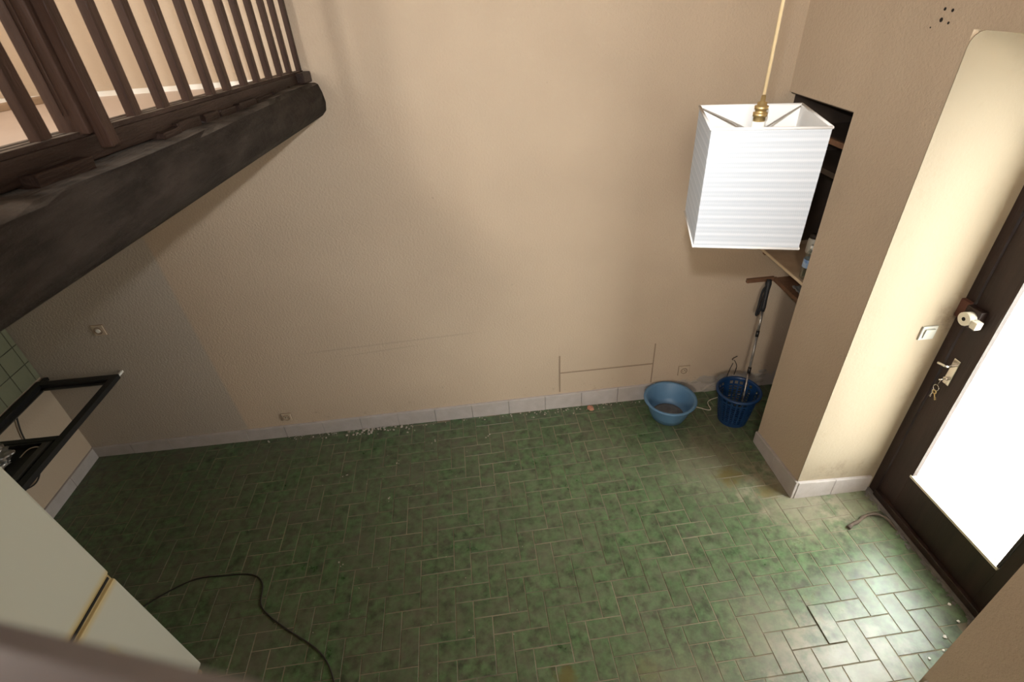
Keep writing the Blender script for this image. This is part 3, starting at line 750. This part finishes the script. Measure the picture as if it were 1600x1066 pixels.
# ------------------------------------------------------------------ perforated bucket
BKX, BKY = 4.945, -.335
bk = thing('laundry_bucket', 'dark blue perforated plastic bucket in the mouth of the niche', 'bucket', (BKX, BKY, 0))
RT_, RB_, HB = .147, .106, .29
bm = bmesh.new(); nseg = 72
zl = [0.0, .03]
for k in range(9): zl += [.03+.021*k+.008, .03+.021*k+.021]
zl += [.235, .262, .28]
ringv = []
for z in zl:
    r = RB_ + (RT_-RB_)*z/HB
    ringv.append([bm.verts.new((r*math.cos(2*math.pi*k/nseg), r*math.sin(2*math.pi*k/nseg), z)) for k in range(nseg)])
for a in range(len(zl)-1):
    dzz = zl[a+1]-zl[a]
    hole_row = (a >= 2 and a % 2 == 0 and zl[a+1] < .222) or abs(zl[a]-.235) < 1e-6
    for k in range(nseg):
        if hole_row and k % 3 != 0 and (k % 18) > 2: continue
        bm.faces.new((ringv[a][k], ringv[a][(k+1) % nseg], ringv[a+1][(k+1) % nseg], ringv[a+1][k]))
o = obj('mesh_wall', bm, M_BUCKET, bk)
sm = o.modifiers.new('thickness', 'SOLIDIFY'); sm.thickness = .0035; sm.offset = -1
bm = bmesh.new(); lathe(bm, [(0, 0), (.104, 0), (.106, .006), (0, .006)], (0, 0, 0), 40); obj('bottom', bm, M_BUCKET, bk)
bm = bmesh.new(); lathe(bm, [(RT_-.006, .275), (RT_+.002, .272), (RT_+.014, .276), (RT_+.015, .288), (RT_+.008, .294), (RT_-.006, .292), (RT_-.006, .275)], (0, 0, 0), 48)
obj('rim', bm, M_BUCKET, bk)

# ------------------------------------------------------------------ trekking pole leaning in the bucket
A_, Z_ = Vector((4.962, -.395, .012)), Vector((5.150, -.045, 1.06))
tp = thing('trekking_pole', 'dark trekking pole standing in the blue bucket against the wall', 'pole', A_)
dv = (Z_-A_); L = dv.length; dn = dv.normalized()
at = lambda s: dn*s
obj('tip', T([at(0), at(.05)], [.003, .006], 8), M_STEELD, tp)
obj('lower_shaft', T([at(.05), at(.42)], .007, 10), M_ALU, tp)
obj('middle_shaft', T([at(.42), at(.70)], .0085, 10), mat('pole_grey_print', (.16, .15, .14), .4, metal=.5, var=(.42, .39, .36), vscale=30, stretch=(1, 1, .4)), tp)
obj('upper_shaft', T([at(.70), at(.87)], .0095, 10), M_ALU, tp)
for s in (.42, .70): obj('locking_collar', T([at(s-.02), at(s+.025)], .012, 12), M_BLACK, tp)
obj('grip', T([at(.87), at(.90), at(.97), at(1.03), at(1.07), at(1.10)], [.014, .017, .0155, .017, .021, .016], 14), M_FOAM, tp)
sv = Vector((-.05, -.02, 0))
obj('wrist_strap', T(smooth_pts([at(1.07), at(1.03)+sv*.8, at(.93)+sv, at(.86)+sv*1.1, at(.88)+sv*.6, at(.98)+sv*.35, at(1.06)], 6), .008, 6), M_FABRIC, tp)

# ------------------------------------------------------------------ niche: shelves, battens, things on them
sh = thing('plywood_shelf', 'plywood shelf with a pale front edge inside the niche', 'shelf', (5.06, 0, 1.27))
obj('board', B(.008, .44, YA+.002, -.002, -.018, 0), M_PLY, sh); obj('front_edge', B(0, .008, YA+.002, -.002, -.018, 0, bev=.002), M_PLYEDGE, sh)
bm = B(.02, .44, -.03, -.001, -.045, -.018); obj('batten', bm, M_BROWN, sh)
s2 = thing('brown_shelf', 'narrow brown shelf on wooden battens below the plywood shelf', 'shelf', (5.205, 0, 1.03))
obj('front_edge', B(0, .022, YA+.002, -.002, -.03, 0, bev=.002), M_BROWN, s2)
obj('board', B(.022, .295, YA+.002, -.002, -.022, -.006), M_BROWN, s2)
obj('batten', B(-.20, -.001, -.022, -.0, -.022, .008, bev=.002), M_BROWN, s2)
for n, (z, m1) in enumerate(((2.06, M_SHELFD), (1.90, M_SHELFD))):
    s3 = thing('dark_shelf', ('dark upper shelf just under the top of the niche', 'dark shelf second from the top of the niche', 'dark shelf third from the top of the niche')[n], 'shelf', (5.12, 0, z), group='dark upper shelves of the niche')
    obj('board', B(.02, .375, YA+.002, -.002, -.02, 0), m1, s3); obj('front_edge', B(0, .02, YA+.002, -.002, -.028, .002, bev=.002), (M_BROWN if n == 0 else M_SHELFD), s3)
obj('niche_lining', B(5.494, 5.50, YA+.001, -.001, 1.30, ZN-.001), M_NICHE, wall_right)
bm = bmesh.new(); box(bm, X1+.04, 5.494, -.006, 0, 1.30, ZN-.001); box(bm, X1+.01, 5.494, YA, YA+.006, 1.30, ZN-.001); box(bm, X1+.01, 5.494, YA+.006, -.006, ZN-.008, ZN)
obj('niche_lining', bm, M_SHELFD, wall_right)
bt = thing('water_bottle', 'clear water bottle with a blue label on the plywood shelf', 'bottle', (5.105, -.455, 1.27))
bm = bmesh.new(); lathe(bm, [(0, 0), (.026, 0), (.031, .006), (.031, .06), (.029, .07), (.031, .08), (.031, .13), (.024, .165), (.013, .185), (.013, .20), (0, .20)], (0, 0, 0), 24); obj('body', bm, M_PET, bt)
bm = bmesh.new(); lathe(bm, [(.0316, .078), (.0320, .08), (.0320, .128), (.0316, .13)], (0, 0, 0), 24); obj('label', bm, mat('blue_label', (.10, .25, .60), .5, var=(.55, .66, .75), vscale=40), bt)
bm = bmesh.new(); lathe(bm, [(0, .215), (.0145, .215), (.0145, .195), (0, .195)], (0, 0, 0), 16); obj('cap', bm, M_WHITE, bt)
jr = thing('cream_jar', 'cream jar with a dark lid standing behind the water bottle', 'jar', (5.33, -.135, 1.27))
bm = bmesh.new(); lathe(bm, [(0, 0), (.03, 0), (.033, .01), (.033, .09), (.027, .105), (0, .105)], (0, 0, 0), 20); obj('body', bm, M_OFFWHITE, jr)
bm = bmesh.new(); lathe(bm, [(0, .128), (.028, .128), (.029, .105), (0, .105)], (0, 0, 0), 20); obj('lid', bm, M_SHELFD, jr)
gb = thing('glass_jar', 'small clear glass jar deeper on the plywood shelf', 'jar', (5.43, -.10, 1.27))
bm = bmesh.new(); lathe(bm, [(0, 0), (.028, 0), (.03, .008), (.03, .12), (.022, .14), (.022, .155), (0, .155)], (0, 0, 0), 20); obj('body', bm, M_PET, gb)
bm = bmesh.new(); lathe(bm, [(0, .175), (.024, .175), (.024, .15), (0, .15)], (0, 0, 0), 16); obj('lid', bm, M_CHROME, gb)
bm = bmesh.new(); bmesh.ops.create_grid(bm, x_segments=26, y_segments=26, size=1)
for v in bm.verts:
    v.co = Vector((v.co.x*.055, v.co.y*.09, .012+.012*mnoise.noise(Vector((v.co.x*2, v.co.y*3, 0)))+.006*mnoise.noise(Vector((v.co.x*7, v.co.y*7, 2)))))
o = tag(obj('folded_cloth', bm, mat('dark_grey_cloth', (.05, .05, .055), .9, var=(.34, .32, .29), vscale=9), None, True, (5.30, -.26, 1.03)), 'dark and pale crumpled cloth on the narrow brown shelf', 'cloth')
sm = o.modifiers.new('thickness', 'SOLIDIFY'); sm.thickness = .008

# ------------------------------------------------------------------ cables and bits on the floor
pts = [(0.80, -1.50, .004), (0.992, -1.313, .004), (1.2, -1.193, .004), (1.39, -1.185, .004), (1.56, -1.20, .004), (1.645, -1.27, .004), (1.673, -1.398, .004), (1.75, -1.48, .004), (1.87, -1.567, .004), (2.074, -1.708, .004), (2.177, -1.862, .004), (2.24, -2.1, .004), (2.26, -2.4, .004)]
tag(obj('floor_cable', T(smooth_pts(pts, 6), .0042, 8), M_CABLE), 'black cable snaking across the dark end of the tiled floor', 'cable')
pts = [(4.70, -.165, .003), (4.736, -.18, .003), (4.822, -.223, .003), (4.85, -.12, .004), (5.05, -.08, .004), (5.30, -.10, .004)]
tag(obj('white_cable', T(smooth_pts(pts, 6), .003, 8), M_CABLEW), 'thin pale cable on the floor between basin and bucket', 'cable')
pts = smooth_pts([(5.21, -1.365, .010), (5.25, -1.345, .012), (5.30, -1.33, .010), (5.35, -1.305, .016), (5.42, -1.300, .022), (5.47, -1.34, .020), (5.48, -1.42, .012)], 5)
rr = [.012 - .006*k/len(pts) + .002*math.sin(k) for k in range(len(pts))]
tag(obj('dry_stalk', T(pts, rr, 8), M_TWIG), 'curled dry brown stalk on the tiles by the door', 'stalk')
def chip(name, label, x, y, s, m, cat='debris', group=None):
    bm = bmesh.new(); bmesh.ops.create_icosphere(bm, subdivisions=2, radius=s)
    for v in bm.verts: v.co *= 1+.6*mnoise.noise(v.co*(1.2/s)+Vector((x*9, y*9, 0))); v.co.z *= .55
    zmin = min(v.co.z for v in bm.verts)
    return tag(obj(name, bm, m, None, False, (x, y, -zmin)), label, cat, group)
chip('plaster_chunk', 'reddish plaster chunk at the foot of the skirting left of the basin', 3.895, -.07, .028, M_TERRACOTTA)
for x, y, s, lb in ((5.449, -1.868, .008, 'white plaster chip on the tiles close to the door foot, highest of the chips'),
                    (5.425, -1.957, .008, 'white plaster chip near the door foot, second below the glass corner'),
                    (5.30, -2.02, .009, 'larger white plaster chip between the door foot and the near jamb'),
                    (5.246, -2.079, .006, 'tiny white plaster chip against the near jamb'),
                    (5.151, -2.106, .007, 'white plaster chip nearest the broken skirting end of the jamb')):
    chip('white_chip', lb, x, y, s, M_WHITE, 'chip', 'plaster chips by the door')
bm = bmesh.new()
def crumb(x, y, s, k):
    b2 = bmesh.new(); bmesh.ops.create_icosphere(b2, subdivisions=1, radius=s)
    for v in b2.verts: v.co *= 1+.6*mnoise.noise(v.co*(1.2/s)+Vector((k, 0, 0)))
    merge(bm, b2, Matrix.Translation((x, y, s*.45)) @ Matrix.Diagonal((1, 1, .55, 1)))
for k in range(150): crumb(random.uniform(1.3, 4.4), -.02-abs(random.gauss(0, .03)), random.uniform(.002, .008), k)
for k in range(45): crumb(random.gauss(2.15, .12), -.02-abs(random.gauss(0, .04)), random.uniform(.004, .013), k)
for k in range(90): crumb(random.uniform(1.2, 3.3), random.uniform(-1.9, -.1), random.uniform(.001, .0035), k)
for x, y in ((2.004, -.479), (2.648, -.241), (2.37, -.428), (3.066, -.263), (2.10, -1.2), (2.35, -.75)):
    for q in range(3): crumb(x+random.gauss(0, .014), y+random.gauss(0, .014), random.uniform(.003, .007), q)
tag(obj('plaster_crumbs', bm, M_MORTAR), 'pale plaster crumbs scattered along the skirting and tiles', 'crumbs', None, 'stuff')

# ------------------------------------------------------------------ stair handrail right in front of the lens
P1, P2 = CAM + Vector((-.1019, .0615, -.0878)), CAM + Vector((-.0479, .0445, -.0878))
d = (P2-P1).normalized(); side = Vector((d.y, -d.x, 0))
if side.y > 0: side = -side
hr = thing('stair_handrail', 'blurred brown stair handrail close in front of the viewer', 'handrail', P1)
bm = bmesh.new(); a, b = -.42, .9
vs = []
for s in (a, b):
    c = d*s
    vs.append([bm.verts.new(c+side*u+Vector((0, 0, z))) for u, z in ((0, -.008), (.006, 0), (.044, 0), (.05, -.008), (.05, -.034), (0, -.034))])
for k in range(6): bm.faces.new((vs[0][k], vs[0][(k+1) % 6], vs[1][(k+1) % 6], vs[1][k]))
bm.faces.new(vs[0]); bm.faces.new(vs[1]); bmesh.ops.recalc_face_normals(bm, faces=bm.faces)
obj('rail', bm, M_HANDRAIL, hr)
for s in (.45, .86):
    c = d*s + side*.025
    obj('post', B(c.x-.02, c.x+.02, c.y-.02, c.y+.02, -P1.z, -.034), M_HANDRAIL, hr)
